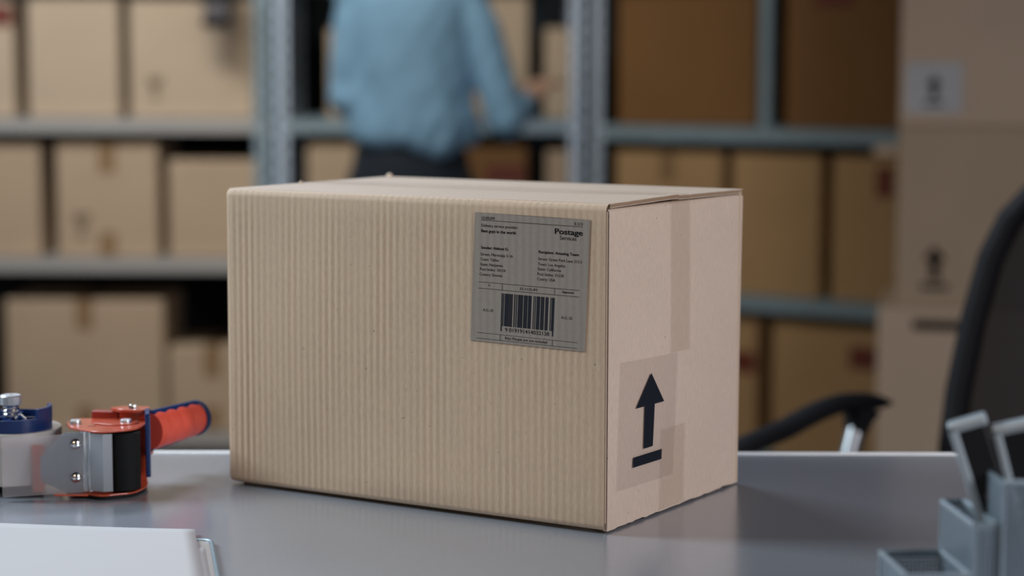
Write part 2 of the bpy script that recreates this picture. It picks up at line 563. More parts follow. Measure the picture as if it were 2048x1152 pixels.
lab = MB()
c4 = [(287.8, 278.1), (405.9, 275.7), (401.3, 160.4), (283.5, 162.5)]
NL = 16
vs_ = []
for i in range(NL + 1):
    for j in range(NL + 1):
        u, v = i / NL, j / NL
        x = (c4[0][0] * (1 - u) + c4[1][0] * u) * (1 - v) + (c4[3][0] * (1 - u) + c4[2][0] * u) * v
        z = (c4[0][1] * (1 - u) + c4[1][1] * u) * (1 - v) + (c4[3][1] * (1 - u) + c4[2][1] * u) * v
        vs_.append(on_front(x, z))
lab.add(vs_, [(i * (NL + 1) + j, i * (NL + 1) + j + 1, (i + 1) * (NL + 1) + j + 1, (i + 1) * (NL + 1) + j) for i in range(NL) for j in range(NL)])
lab.add([on_front(x, z, -.0005) for x, z in c4] + [on_front(x, z, .0) for x, z in c4],
        [(0, 1, 5, 4), (1, 2, 6, 5), (2, 3, 7, 6), (3, 0, 4, 7), (0, 1, 2, 3)])
label = obj('postage_label', lab, 'label_paper', parcel, loc=OFF)
label['label'] = 'grey printed postage label with addresses and a barcode'

TEXTS = [  # text, bold, start point, end of baseline (mm on the panel), cap height mm
    ("15/05/09", 0, (295.03, 271.97), (308.47, 271.75), 2.7),
    ("0.313", 0, (390.08, 270.64), (398.37, 270.5), 2.6),
    ("Delivery service provider:", 0, (294.66, 265.43), (332.86, 264.7), 2.7),
    ("Best guys in the world", 1, (294.51, 260.54), (330.45, 259.9), 2.7),
    ("Postage", 1, (370.41, 262.25), (398.64, 261.7), 4.9),
    ("Services", 0, (375.68, 257.34), (392.29, 257.0), 3.6),
    ("Sender: Aleksei G.", 1, (294.53, 245.69), (323.34, 245.2), 2.5),
    ("Street: Merevalja 3-16", 0, (294.08, 239.69), (327.42, 239.1), 2.6),
    ("Town: Tallinn", 0, (293.94, 235.11), (313.22, 234.8), 2.6),
    ("State: Harjumaa", 0, (293.79, 230.65), (317.46, 230.25), 2.6),
    ("Post Index: 10124", 0, (293.57, 226.31), (320.06, 225.85), 2.6),
    ("Counry: Estonia", 0, (293.19, 221.7), (316.88, 221.3), 2.6),
    ("Recipient: Amazing Team", 1, (354.32, 244.51), (394.79, 243.75), 2.5),
    ("Street: Green Park Lane 313.3", 0, (353.91, 238.37), (397.88, 237.55), 2.6),
    ("Town: Los Angeles", 0, (353.64, 233.73), (381.18, 233.2), 2.6),
    ("State: California", 0, (353.44, 229.46), (377.05, 229.0), 2.6),
    ("Post Index: 31230", 0, (353.24, 224.94), (379.8, 224.4), 2.6),
    ("Contry: USA", 0, (352.97, 220.54), (371.2, 220.17), 2.6),
    ("X", 1, (302.4, 212.43), (304.1, 212.38), 1.7),
    ("33-1135-IM", 0, (334.86, 210.95), (352.79, 210.6), 2.4),
    ("Approved", 1, (378.3, 210.81), (389.88, 210.56), 1.9),
    ("9 019191414032138", 0, (320.03, 172.82), (365.52, 171.9), 3.6),
    ("A.G.-25", 0, (296.83, 189.78), (307.63, 189.6), 2.4),
    ("A.G.-25", 0, (377.7, 188.01), (388.74, 187.8), 2.4),
    ("Rest People are not included", 0, (320.2, 165.84), (363.53, 164.95), 2.5),
]
for body, bold, p, q, cap in TEXTS:
    me = text_mesh(body)
    n_ = len(me.vertices); copies = ((-.026, -.016), (.026, -.016), (-.026, .016), (.026, .016), (0, 0)) if bold else ((-.005, -.004), (.005, .004))
    vv = [(v.co.x + dx, v.co.y + dy) for dx, dy in copies for v in me.vertices]
    ff = [tuple(i + n_ * c for i in p.vertices) for c in range(len(copies)) for p in me.polygons]
    me = bpy.data.meshes.new('printed_line'); me.from_pydata([(x, y, 0) for x, y in vv], [], ff)
    xs = [v.co.x for v in me.vertices]; x0, x1 = min(xs), max(xs)
    capref = .72
    ux, uz = (q[0] - p[0]) / (x1 - x0), (q[1] - p[1]) / (x1 - x0)
    for v in me.vertices:
        lx, ly = v.co.x - x0, v.co.y / capref * cap
        v.co = Vector(on_front(p[0] + ux * lx - ly * .022, p[1] + uz * lx + ly, .00012 + .000004 * (v.index // n_)))
    obj('printed_line', me, 'ink', label)
for p, q in [((294.28, 271.3), (398.37, 269.4)), ((292.07, 215.86), (395.69, 213.81)), ((291.55, 210.2), (395.58, 208.1)),
             ((317.12, 215.35), (317.0, 209.7)), ((370.87, 214.3), (370.75, 208.6)), ((290.21, 170.14), (393.86, 167.9)),
             ((289.84, 165.0), (393.74, 162.8)), ((315.13, 169.6), (315.0, 164.5)), ((368.94, 168.4), (368.8, 163.3))]:
    obj('ruled_line', MB().add(quad_strip(p, q, .34, .00012), [(0, 1, 2, 3)]), 'ink', label)
bc = MB()
# (start, width) of the bars over a 0..100 run
BARS = [(0, 2.2), (3.2, 1.7), (6.4, 7.2), (14, 1.6), (16, 1.6), (18, 1.7), (20.2, 1.3), (24.2, 2.1), (28, 1.9), (31.6, 3.4), (35.3, 2.0), (37.6, 3.4), (42.6, 3.6),
        (46.6, 3.0), (50.8, 6.2), (60.6, 1.5), (63.6, 1.6), (66.8, 4.0), (71, 2.1), (74.6, 3.0), (78, 3.0), (83.2, 2.2), (85.8, 2.8), (92.2, 1.5), (95, 5.0)]
for s, w_ in BARS:
    f0, f1 = s / 100, (s + w_) / 100
    tl = (316.4 + 54.5 * f0, 206.8 - .95 * f0); tr = (316.4 + 54.5 * f1, 206.8 - .95 * f1)
    guard = s == 0
    zl = 177.6 - 1.2 * f0
    sh = -1.1
    bl = (tl[0] + sh, 172.9 if guard else zl); br = (tr[0] + sh, 172.9 if guard else zl)
    bc.add([on_front(*bl, .00012), on_front(*br, .00012), on_front(*tr, .00012), on_front(*tl, .00012)], [(0, 1, 2, 3)])
bc.add([on_front(368.3, 171.6, .00012), on_front(369.5, 171.6, .00012), on_front(369.7, 178, .00012), on_front(368.5, 178, .00012)], [(0, 1, 2, 3)])
obj('barcode', bc, 'ink_blue', label)

# up-arrow sheet on the right panel
RX = .0018


def on_right(y, z, lift=0.0):
    t = z / 1000 / H; yy = y / 1000
    bow = .0016 * math.sin(PI * min(1, yy / D)) * math.sin(PI * t)
    return (W - .0006 + bow + .0004 + lift, yy, z / 1000)


def right_sheet(c, lift, n=10):
    vs_ = []
    for i in range(n + 1):
        for j in range(n + 1):
            u, v = i / n, j / n
            y = (c[0][0] * (1 - u) + c[1][0] * u) * (1 - v) + (c[3][0] * (1 - u) + c[2][0] * u) * v
            z = (c[0][1] * (1 - u) + c[1][1] * u) * (1 - v) + (c[3][1] * (1 - u) + c[2][1] * u) * v
            vs_.append(on_right(y, z, lift))
    return vs_, [(i * (n + 1) + j, i * (n + 1) + j + 1, (i + 1) * (n + 1) + j + 1, (i + 1) * (n + 1) + j) for i in range(n) for j in range(n)]


ar = obj('arrow_label', MB().add(*right_sheet([(26.5, 149), (134.5, 146.3), (129, 33.4), (21.6, 34.9)], .0009)), 'tape_clear', parcel, smooth=True, loc=OFF)
ar['label'] = 'clear sticker with a black this-way-up arrow'
am = MB()
for c in ([(81.6, 133.4), (81.6, 133.4), (106.8, 104.4), (54.2, 104.8)], [(70.5, 105), (88.8, 105), (86.4, 66.1), (69.4, 66.1)], [(50.7, 60.9), (104.3, 60.7), (103.8, 51.4), (49.9, 51.9)]):
    am.add(*right_sheet(c, .00125, 8))
obj('printed_arrow', am, 'ink_blue', ar)

# ------------------------------------------------------------------ tape dispenser lying on its side
td = thing('tape_dispenser', 'red and blue handheld packing tape dispenser lying on its side on the table', 'tape dispenser', (-.384, 1.962, TZ))


def rounded(pts_, r=.006, n=4):
    out = []; m = len(pts_)
    for i in range(m):
        p0, p1, p2 = Vector((*pts_[i - 1], 0)), Vector((*pts_[i], 0)), Vector((*pts_[(i + 1) % m], 0))
        a = (p0 - p1); b = (p2 - p1); rr = min(r, a.length * .45, b.length * .45)
        A_, B_ = p1 + a.normalized() * rr, p1 + b.normalized() * rr
        for k in range(n + 1):
            t = k / n
            q = A_ * (1 - t) ** 2 + p1 * 2 * t * (1 - t) + B_ * t ** 2
            out.append((q.x, q.y))
    return out


plate = rounded([(-.047, .030), (-.036, -.001), (-.004, -.026), (.026, -.010), (.033, .018), (.030, .050), (-.040, .052)], .010, 5)
frame = obj('frame_plate', MB().prism(plate, .0035, .0050), 'red_paint', td, bevel=.0004)
obj('foot_pad', MB().prism([(x * .96, y * .96) for x, y in plate], 0, .0035), 'roller_rubber', td)
obj('frame_plate', MB().prism(plate, .0640, .0656), 'red_paint', td, bevel=.0004)
obj('frame_web', MB().box(-.036, .028, .0495, .0512, .004, .065), 'red_paint', td, bevel=.0004)
obj('roller', MB().lathe([(.0005, .0072), (.0145, .0072), (.0155, .0082), (.0155, .0612), (.0145, .0622), (.0005, .0622)], (.0155, -.002, 0), 40), 'roller_rubber', td, smooth=True)
obj('blade_guard', MB().prism([(-.0135, -.0165), (-.0005, -.0225), (.0075, -.0205), (.0080, -.0195), (-.0003, -.0213), (-.0128, -.0152)], .008, .0628), 'guard_steel', td)
obj('guide_rod', MB().lathe([(.0004, .006), (.0036, .006), (.0036, .0635), (.0004, .0635)], (-.0205, -.008, 0), 20), 'chrome', td, smooth=True)
obj('guide_rod', MB().lathe([(.0004, .006), (.003, .006), (.003, .0635), (.0004, .0635)], (-.0150, -.0105, 0), 20), 'chrome', td, smooth=True)
Rm = Matrix.Translation((-.0205, -.0085, 0)) @ Matrix.Rotation(math.radians(-20), 4, 'Z')
# blade bracket: upright zinc plate with clipped corners (drawn in x-z, thin in y)
bpts = [(-.041, .018), (-.041, .040), (-.018, .0625), (-.0005, .0625), (-.0005, .003), (-.014, .003)]
brm = MB().prism(bpts, -.0006, .0006).xf(Matrix.Translation((-.0205, -.0095, 0)) @ Matrix.Rotation(math.radians(14), 4, 'Z') @ Matrix.Rotation(PI / 2, 4, 'X'))
br_ = obj('blade_bracket', brm, 'zinc', td)
for zz in (.020, .052):
    obj('rivet', MB().lathe([(.0052, 0), (.0050, .0010), (.0036, .0022), (.0034, .0030), (.0018, .0038), (.0003, .0040)], (0, 0, 0), 20).xf(Matrix.Translation((-.0281, -.0128, zz)) @ Matrix.Rotation(math.radians(14), 4, 'Z') @ Matrix.Rotation(PI / 2, 4, 'X')), 'chrome', br_, smooth=True)
gd = MB().prism(rounded([(-.077, .004), (-.077, .060), (.002, .062), (.002, .0055)], .002), -.0005, .0005)
obj('clear_guard', gd.xf(Matrix.Translation((-.0195, -.0106, 0)) @ Matrix.Rotation(math.radians(14), 4, 'Z') @ Matrix.Rotation(PI / 2, 4, 'X')), 'clear_plastic', td)
obj('tension_arm', MB().box(-.071, -.060, -.006, -.0045, .004, .050), 'red_paint', td, bevel=.0004)
obj('base_strip', MB().box(-.048, -.016, -.0195, -.004, .003, .0045), 'red_paint', td, bevel=.0004)
# screws on the upper plate
for (x, y, r) in ((-.0345, .020, .0053), (.013, .024, .0055)):
    obj('screw', MB().lathe([(r, .0654), (r, .0682), (r * .9, .0694), (.0003, .0696)], (x, y, 0), 16), 'guard_steel', td, smooth=True, angle=40)
obj('adjuster_plate', MB().prism(rounded([(-.020, .018), (.004, .008), (.022, .014), (.026, .028), (.010, .036)], .006), .0658, .0668), 'red_paint', td, bevel=.0003)
obj('slot_rivet', MB().box(-.020, -.013, .006, .0085, .0656, .0664), 'chrome', td)
# raised red yoke behind, towards the handle
yk = MB().prism(rounded([(-.026, .052), (.000, .050), (.002, .060), (-.024, .064)], .002), .030, .0725)
obj('yoke', yk, 'red_dark', td, bevel=.001)
obj('yoke', MB().prism(rounded([(.001, .050), (.032, .046), (.034, .056), (.003, .060)], .002), .030, .0735), 'red_paint', td, bevel=.001)
obj('yoke_cheek', MB().prism(rounded([(-.008, .052), (.004, .040), (.026, .036), (.033, .044), (.030, .058), (.004, .062)], .004), .0735, .0765), 'red_paint', td, bevel=.0005)
obj('screw', MB().lathe([(.0042, .0765), (.0042, .0795), (.0036, .0805), (.0003, .0806)], (.016, .046, 0), 16), 'chrome', td, smooth=True, angle=40)
# handle: blue core plate, ribbed red grip, blue end cap
hd = Vector((.30, .95, 0)).normalized(); hs = Vector((-hd.y, hd.x, 0)); h0 = Vector((.0315, .040, .0565))


def grip_ring(t, a_, b_, dz=0.0):
    c = h0 + hd * t + Vector((0, 0, dz))
    return [c + hs * (-b_ * math.cos(2 * PI * k / 28)) + Vector((0, 0, 1)) * (a_ * math.sin(2 * PI * k / 28)) for k in range(28)]


obj('handle_plate', MB().prism(rounded([(-.018, -.036), (.018, -.036), (.018, .026), (-.018, .026)], .003), -.0025, .0025).xf(
    Matrix.Translation((.0335, .026, .0515)) @ Matrix.Rotation(math.radians(10), 4, 'Z') @ Matrix.Rotation(PI / 2, 4, 'Y') @ Matrix.Rotation(PI / 2, 4, 'Z')), 'blue_plastic', td, bevel=.0012)
rings = []
for k in range(41):
    t = .002 + .098 * k / 40
    rip = .0012 * abs(math.sin(PI * k / 40 * 4.2))
    rings.append(grip_ring(t, .0178 - .0018 * k / 40 + rip, .0145 + rip, -.002 - .003 * k / 40))
hg = obj('handle_grip', MB().loft(rings), 'grip_rubber', td, smooth=True)
rings = [grip_ring(t, .0178 - .0018 * min(1, t / .1) + .0024, .0095, -.002 - .003 * t / .1 + .0004) for t in (.003, .03, .06, .09, .098)]
obj('grip_spine', MB().loft(rings), 'blue_plastic', td, smooth=True)
rings = [grip_ring(.098 + t, a_, a_ * .95, -.0048) for t, a_ in ((0, .0160), (.001, .0182), (.006, .0182), (.009, .0160), (.010, .009))]
obj('handle_cap', MB().loft(rings), 'blue_plastic', td, smooth=True)
# hub and knob
HX, HY = -.097, .030
hub = MB().lathe([(.0370, .060), (.0370, .0725), (.0345, .0725), (.0345, .0655), (.010, .0655), (.010, .0720), (.0004, .0720)], (HX, HY, 0), 48)
hub.box(HX - .034, HX + .034, HY - .0022, HY + .0022, .062, .0705).box(HX - .0022, HX + .0022, HY - .034, HY + .034, .062, .0705)
hb = obj('hub', hub, 'blue_plastic', td, smooth=True)
tabp = []
for k in range(7):
    a = math.radians(-38 + 66 * k / 6); tabp.append((HX + .0372 * math.cos(a), HY + .0372 * math.sin(a)))
for k in reversed(range(7)):
    a = math.radians(-38 + 66 * k / 6); tabp.append((HX + .0335 * math.cos(a), HY + .0335 * math.sin(a)))
obj('hub_tab', MB().prism(tabp, .070, .0815), 'blue_plastic', hb, bevel=.0004)
obj('tension_knob', MB().lathe([(.0075, .072), (.0075, .077), (.0050, .0775), (.0050, .083), (.0105, .0835), (.0105, .0915), (.0095, .0925), (.0035, .0925), (.0030, .0905), (.0003, .0905)], (HX - .001, HY - .003, 0), 12), 'guard_steel', td, smooth=True, angle=25)
obj('spring', MB().tube([(HX - .001 + .0075 * math.cos(t * .7), HY - .003 + .0075 * math.sin(t * .7), .072 + .0004 * t) for t in range(28)], .0009, 6), 'chrome', td, smooth=True)
obj('spring_clip', MB().tube([(HX + .006, HY - .012, .070), (HX + .010, HY - .012, .0745), (HX + .014, HY - .010, .0695)], .002, 8), 'chrome', td, smooth=True)
troll = MB().lathe([(.030, .010), (.046, .010), (.0465, .0105), (.0465, .0595), (.046, .060), (.030, .060)], (HX - .002, HY + .006, 0), 64)
tr = tag(obj('tape_roll', troll, 'tape_roll', None, smooth=True, loc=(-.384, 1.962, TZ)), 'roll of clear packing tape mounted on the dispenser\'s blue hub', 'tape roll')
obj('hub_post', MB().lathe([(.012, 0), (.028, .001), (.028, .0605), (.012, .061)], (HX - .002, HY + .006, 0), 32), 'roller_rubber', td, smooth=True)

# ------------------------------------------------------------------ papers on a clipboard, lower left
g0 = Vector((-.262, 1.776, 0)); ga = math.radians(12.5)
cb = thing('clipboard', 'dark-edged grey clipboard under white papers at the front of the table', 'clipboard', (-.3466, 1.592, TZ), 0)


def clip_outline(x0, x1, y0, y1, r):
    return rounded([(x0, y0), (x1, y0), (x1, y1), (x0, y1)], r, 5)


Mcb = Matrix.Translation((.002, .0, 0)) @ Matrix.Rotation(math.radians(10.5), 4, 'Z')
obj('board', MB().prism(clip_outline(-.115, .115, -.17, .150, .012), .0004, .0028).xf(Mcb), 'board_brown', cb, bevel=.0006)
obj('metal_rim', MB().tube([(x, y, .0022) for x, y in clip_outline(-.1165, .1165, -.1715, .1515, .013)], .0021, 8, closed=True).xf(Mcb), 'zinc', cb, smooth=True)
obj('clip', MB().box(-.06, .06, -.168, -.125, .0090, .0125).xf(Mcb), 'chrome', cb, bevel=.001)
obj('clip_foot', MB().box(-.05, .05, -.168, -.163, .0028, .0092).xf(Mcb), 'chrome', cb)


def sheet(corner, z, curl, lab_, w=.21, h=.297, ang=10.8):
    """a4 sheet given by its far right corner; the far left corner may curl up"""
    a = math.radians(ang); ex = Vector((math.cos(a), math.sin(a), 0)); ey = Vector((-math.sin(a), math.cos(a), 0))
    vs_, n = [], 18
    for i in range(n + 1):
        for j in range(n + 1):
            u, v = i / n, j / n
            p = Vector((*corner, z)) - ex * (w * u) - ey * (h * v)
            p.z += curl * u ** 1.15 * (1 - v) ** 1.6
            vs_.append(p)
    mb = MB().add(vs_, [(i * (n + 1) + j, i * (n + 1) + j + 1, (i + 1) * (n + 1) + j + 1, (i + 1) * (n + 1) + j) for i in range(n) for j in range(n)])
    o = obj('paper_sheet', mb, 'paper', None, smooth=True)
    md = o.modifiers.new('thick', 'SOLIDIFY'); md.thickness = .0003; md.offset = 1
    return tag(o, lab_, 'paper', 'papers on the clipboard')


zp = TZ + .0032
sheet((-.2591, 1.7293), zp, .004, 'white paper sheet peeking out lowest beside the clipboard edge')
sheet((-.2650, 1.7330), zp + .0007, .008, 'white paper sheet second from the top in the clipboard pile')
sheet((-.2768, 1.7945), zp + .0016, .0155, 'topmost blank white paper sheet in the lower left corner')

# ------------------------------------------------------------------ mesh desk organizer, lower right
og = thing('desk_organizer', 'stepped grey metal mesh desk organizer at the right front of the table', 'organizer', (.266, 1.476, TZ), math.radians(4))


def mesh_wall(p0, p1, h, pitch_=.0028, bar=.30):
    """perforated wall between two floor points, real square holes"""
    p0, p1 = Vector((*p0, 0)), Vector((*p1, 0)); L = (p1 - p0).length
    nu, nv = max(1, int(L / pitch_)), max(1, int(h / pitch_))
    vs_, fs_ = [], []; t = (p1 - p0) / nu; dz = h / nv
    for i in range(nu + 1):
        for j in range(nv + 1):
            q = p0 + t * i; vs_.append((q.x, q.y, j * dz))
    base = len(vs_); c = .5 - bar / 2
    for i in range(nu):
        for j in range(nv):
            idx = [i * (nv + 1) + j, (i + 1) * (nv + 1) + j, (i + 1) * (nv + 1) + j + 1, i * (nv + 1) + j + 1]
            n0 = len(vs_)
            for du, dv in ((.5, .14), (.86, .5), (.5, .86), (.14, .5)):
                q = p0 + t * (i + du); vs_.append((q.x, q.y, (j + dv) * dz))
            a, b, c_, d = idx
            fs_ += [(a, b, n0), (b, n0 + 1, n0), (b, c_, n0 + 1), (c_, n0 + 2, n0 + 1), (c_, d, n0 + 2), (d, n0 + 3, n0 + 2), (d, a, n0 + 3), (a, n0, n0 + 3)]
    return vs_, fs_


def compartment(x0, x1, y0, y1, h):
    mb = MB()
    for a, b in (((x0, y0), (x1, y0)), ((x1, y0), (x1, y1)), ((x1, y1), (x0, y1)), ((x0, y1), (x0, y0))):
        mb.add(*mesh_wall(a, b, h))
    o = obj('mesh_cup', mb, 'org_metal', og)
    md = o.modifiers.new('t', 'SOLIDIFY'); md.thickness = .0006
    rim = MB()
    r = .0022
    rim.tube([(x0, y0, h), (x1, y0, h), (x1, y1, h), (x0, y1, h)], r, 10, closed=True)
    obj('rim', rim, 'org_rim', o, smooth=True)
    for x, y in ((x0, y0), (x1, y0), (x1, y1), (x0, y1)):
        obj('corner_wire', MB().tube([(x, y, 0), (x, y, h)], .0016, 8), 'org_rim', o, smooth=True)
    obj('cup_floor', MB().box(x0, x1, y0, y1, .0005, .0015), 'org_metal', o)


compartment(0, .044, -.072, 0, .060)
compartment(.0462, .0625, -.072, .008, .095)
compartment(.0650, .150, -.074, -.006, .125)


def stick(name, lab_, cat, base, tip, prof_):
    """box-section tool standing in a cup; prof_(length) -> parts"""
    b, t = Vector(base), Vector(tip); L = (t - b).length
    e = thing(name, lab_, cat, b)
    e.rotation_mode = 'QUATERNION'; e.rotation_quaternion = (t - b).to_track_quat('Z', 'Y')
    prof_(e, L)
    return e


def cutter(e, L):
    obj('body', MB().box(-.0075, .0075, -.011, .011, 0, L), 'black_plastic', e, bevel=.002)
    obj('metal_rail', MB().box(-.0095, .0090, -.0150, -.0090, .012, L + .004).box(-.0095, .0090, -.0150, .0125, L - .002, L + .005), 'rail_metal', e, bevel=.0015)
    obj('slider', MB().box(.0070, .0105, -.004, .004, L * .55, L * .70), 'grey_plastic', e, bevel=.001)


def pen(e, L):
    obj('barrel', MB().lathe([(.0008, 0), (.0045, .012), (.0052, .02), (.0052, L - .012), (.0046, L - .002), (.002, L)], (0, 0, 0), 16), 'black_plastic', e, smooth=True)
    obj('pocket_clip', MB().box(-.0016, .0016, .0050, .0068, L - .05, L - .004), 'org_rim', e, bevel=.0005)


cx = .352; cy = 1.445
stick('box_cutter', 'black box cutter with a bright metal rail leaning left in the tall mesh cup', 'box cutter', (.372, 1.440, TZ + .004), (.3215, 1.450, TZ + .158), cutter)
stick('box_cutter', 'black box cutter standing rightmost in the tall mesh cup', 'box cutter', (.392, 1.436, TZ + .004), (.352, 1.446, TZ + .156), cutter)
stick('pen', 'thick black pen behind the box cutters in the mesh organizer', 'pen', (.385, 1.456, TZ + .004), (.338, 1.458, TZ + .148), pen)
# ------------------------------------------------------------------ cartons
def carton(name, lab_, group, loc, rotz, dim, mat, tape=True, arrow=None, red=None, faded=None, flap=False):
    """loc = middle of the front bottom edge; front faces -y before rotation"""
    w, d, h = dim
    c = thing(name, lab_, 'box', loc, rotz, group)
    b = MB()
    r = .012
    outer = [(-w / 2 + r * .5, 0), (w / 2 - r * .5, 0), (w / 2, r * .5), (w / 2, d - r * .5), (w / 2 - r * .5, d), (-w / 2 + r * .5, d), (-w / 2, d - r * .5), (-w / 2, r * .5)]
    b.prism(outer, 0, h - .004)
    obj('body', b, mat, c, bevel=.004)
    for s in (0, 1):
        y0, y1 = (0.001, d / 2 - .001) if s == 0 else (d / 2 + .001, d - .001)
        obj('top_flap', MB().box(-w / 2 + .001, w / 2 - .001, y0, y1, h - .005, h), mat, c, bevel=.002)
    if tape:
        tw = .024
        obj('packing_tape', MB().box(-tw, tw, -.0012, -.0002, h - .085, h + .0008).box(-tw, tw, -.0012, d, h - .0004, h + .0008), 'tape_dark', c)
        obj('packing_tape', MB().box(-tw, tw, -.0012, -.0002, .002, .07), 'tape_dark', c)
    if arrow:
        ax, az, s, gloss = arrow
        if gloss:
            obj('clear_sticker', MB().box(ax - .062, ax + .062, -.0010, -.0002, az - .050, az + .062), 'tape_gloss', c)
        am_ = MB()
        am_.prism([(-.5 * s, .35 * s), (0, 1.0 * s), (.5 * s, .35 * s), (.2 * s, .35 * s), (.2 * s, -.5 * s), (-.2 * s, -.5 * s), (-.2 * s, .35 * s)], 0, .0006)
        am_.prism([(-.6 * s, -.95 * s), (.6 * s, -.95 * s), (.6 * s, -.72 * s), (-.6 * s, -.72 * s)], 0, .0006)
        obj('printed_arrow', am_.xf(Matrix.Translation((ax, -.0012, az)) @ Matrix.Rotation(PI / 2, 4, 'X')), 'ink', c)
    if red:
        rx_, rz_, rw, rh = red
        obj('red_sticker', MB().box(rx_ - rw / 2, rx_ + rw / 2, -.0010, -.0001, rz_ - rh / 2, rz_ + rh / 2), 'red_ink', c)
    if faded:
        fx, fz, s = faded
        gl = MB().prism([(-.5 * s, 0), (.5 * s, 0), (.36 * s, -.55 * s), (.08 * s, -.72 * s), (.08 * s, -1.15 * s), (.34 * s, -1.15 * s), (.34 * s, -1.3 * s), (-.34 * s, -1.3 * s), (-.34 * s, -1.15 * s), (-.08 * s, -1.15 * s), (-.08 * s, -.72 * s), (-.36 * s, -.55 * s)], 0, .0006)
        obj('printed_symbol', gl.xf(Matrix.Translation((fx, -.0008, fz)) @ Matrix.Rotation(PI / 2, 4, 'X')), 'faded_ink', c)
    if flap:
        obj('side_flap', MB().box(-w / 2 - .055, -w / 2, .01, .05, h - .070, h - .045), mat, c, bevel=.006)
    return c


plain('tape_dark', (0.34, 0.21, 0.11), .3, alpha=.75)

S1, S2, S0, S3 = 1.012, .610, .100, 1.425      # shelf surfaces of the two straight racks
YF = 6.035


def cx_box(name_lab, x0, x1, z, h, mat, y=YF, d=.36, group='cartons on the left rack', **k):
    return carton('cardboard_box', name_lab, group, ((x0 + x1) / 2, y, z), k.pop('rot', 0), (x1 - x0, d, h), mat, **k)


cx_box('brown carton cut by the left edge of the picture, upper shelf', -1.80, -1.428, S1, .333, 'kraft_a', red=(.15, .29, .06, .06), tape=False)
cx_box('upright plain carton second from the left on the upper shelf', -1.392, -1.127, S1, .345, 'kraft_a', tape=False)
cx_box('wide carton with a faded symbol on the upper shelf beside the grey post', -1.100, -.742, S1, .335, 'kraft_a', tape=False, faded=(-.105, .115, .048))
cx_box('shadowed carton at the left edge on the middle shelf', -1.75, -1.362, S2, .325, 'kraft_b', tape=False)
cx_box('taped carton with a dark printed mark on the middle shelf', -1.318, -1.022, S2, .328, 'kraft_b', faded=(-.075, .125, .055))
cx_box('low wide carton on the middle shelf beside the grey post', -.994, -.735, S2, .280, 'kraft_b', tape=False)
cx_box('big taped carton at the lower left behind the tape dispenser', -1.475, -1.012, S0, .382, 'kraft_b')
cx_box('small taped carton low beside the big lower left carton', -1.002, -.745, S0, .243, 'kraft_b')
cx_box('unseen carton added for the table to reflect, top shelf of the left rack above the upright plain carton', -1.62, -1.20, S3, .36, 'kraft_a', tape=False)  # this and the next carton are out of view, added for the table reflection
cx_box('unseen carton added for the table to reflect, top shelf of the left rack above the faded symbol carton', -1.16, -.76, S3, .34, 'kraft_a', tape=False)
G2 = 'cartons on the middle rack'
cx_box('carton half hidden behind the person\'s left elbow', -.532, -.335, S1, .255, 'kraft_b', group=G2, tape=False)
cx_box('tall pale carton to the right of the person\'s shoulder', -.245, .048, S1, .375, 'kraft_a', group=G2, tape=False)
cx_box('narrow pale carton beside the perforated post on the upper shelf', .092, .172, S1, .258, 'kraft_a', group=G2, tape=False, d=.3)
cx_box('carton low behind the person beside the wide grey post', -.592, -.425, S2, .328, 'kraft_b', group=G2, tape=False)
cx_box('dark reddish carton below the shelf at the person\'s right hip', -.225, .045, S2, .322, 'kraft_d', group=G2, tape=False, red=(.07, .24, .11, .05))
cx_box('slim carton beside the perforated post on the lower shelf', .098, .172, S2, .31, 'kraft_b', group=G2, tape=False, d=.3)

# ------------------------------------------------------------------ racks
def angle_post(h, w=.05, t=.003):
    """slotted angle: two perforated flanges"""
    mb = MB(); pit = .05; slot = .030
    def flange(ax):
        cols = [0, w * .36, w * .64, w]
        rows = []; z = 0
        while z < h - 1e-6:
            rows.append((z, min(h, z + pit - slot), True)); z2 = min(h, z + pit)
            if z + pit - slot < h: rows.append((z + pit - slot, z2, False))
            z += pit
        for z0, z1, solid in rows:
            for c in range(3):
                if not solid and c == 1: continue
                a, b = cols[c], cols[c + 1]
                if ax == 0: mb.box(a, b, 0, t, z0, z1)
                else: mb.box(0, t, a, b, z0, z1)
    flange(0); flange(1)
    return mb


POST = angle_post(2.0).mesh('post'); POST.materials.append(MATS['galv'])
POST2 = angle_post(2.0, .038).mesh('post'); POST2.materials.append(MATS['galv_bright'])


def shelf_tray(w, d, lip, mat='galv'):
    mb = MB().box(0, w, 0, d, -.004, 0).box(0, w, 0, .003, -lip, 0).box(0, w, d - .003, d, -lip, 0).box(0, .003, 0, d, -lip, 0).box(w - .003, w, 0, d, -lip, 0)
    return mb.box(0, w, .003, .016, -lip, -lip + .003)


def rack(lab_, loc, rotz, w, d, levels, h=2.0, braces=(), divider=None, post=None, smat='galv'):
    c = thing('shelving_rack', lab_, 'shelf rack', loc, rotz, 'slotted steel racks')
    for (x, y, sx, sy) in ((0, 0, 1, 1), (w, 0, -1, 1), (0, d, 1, -1), (w, d, -1, -1)):
        p = bpy.data.objects.new('post', post or POST); COL.objects.link(p); p.parent = c
        p.location = (x, y, 0); p.scale = (sx, sy, h / 2.0)
    for z in levels:
        s = obj('shelf', shelf_tray(w - .008, d - .008, .042), smat, c, loc=(.004, .004, z))
        bl = MB()
        for x in (.024, w - .032):
            bl.lathe([(.007, -.004), (.007, 0), (.0005, .001)], (x, 0, -.02), 8, 'Y')
        obj('bolt', bl, 'chrome', s, loc=(0, -.004, 0))
    for bx in braces:
        obj('rear_brace', MB().box(bx - .016, bx + .016, d - .012, d - .006, .05, h - .05), 'galv_dark', c)
    if divider:
        dx, z0, z1 = divider
        obj('divider', MB().box(dx - .016, dx + .016, .03, .06, z0, z1), 'galv', c, bevel=.002)
    return c


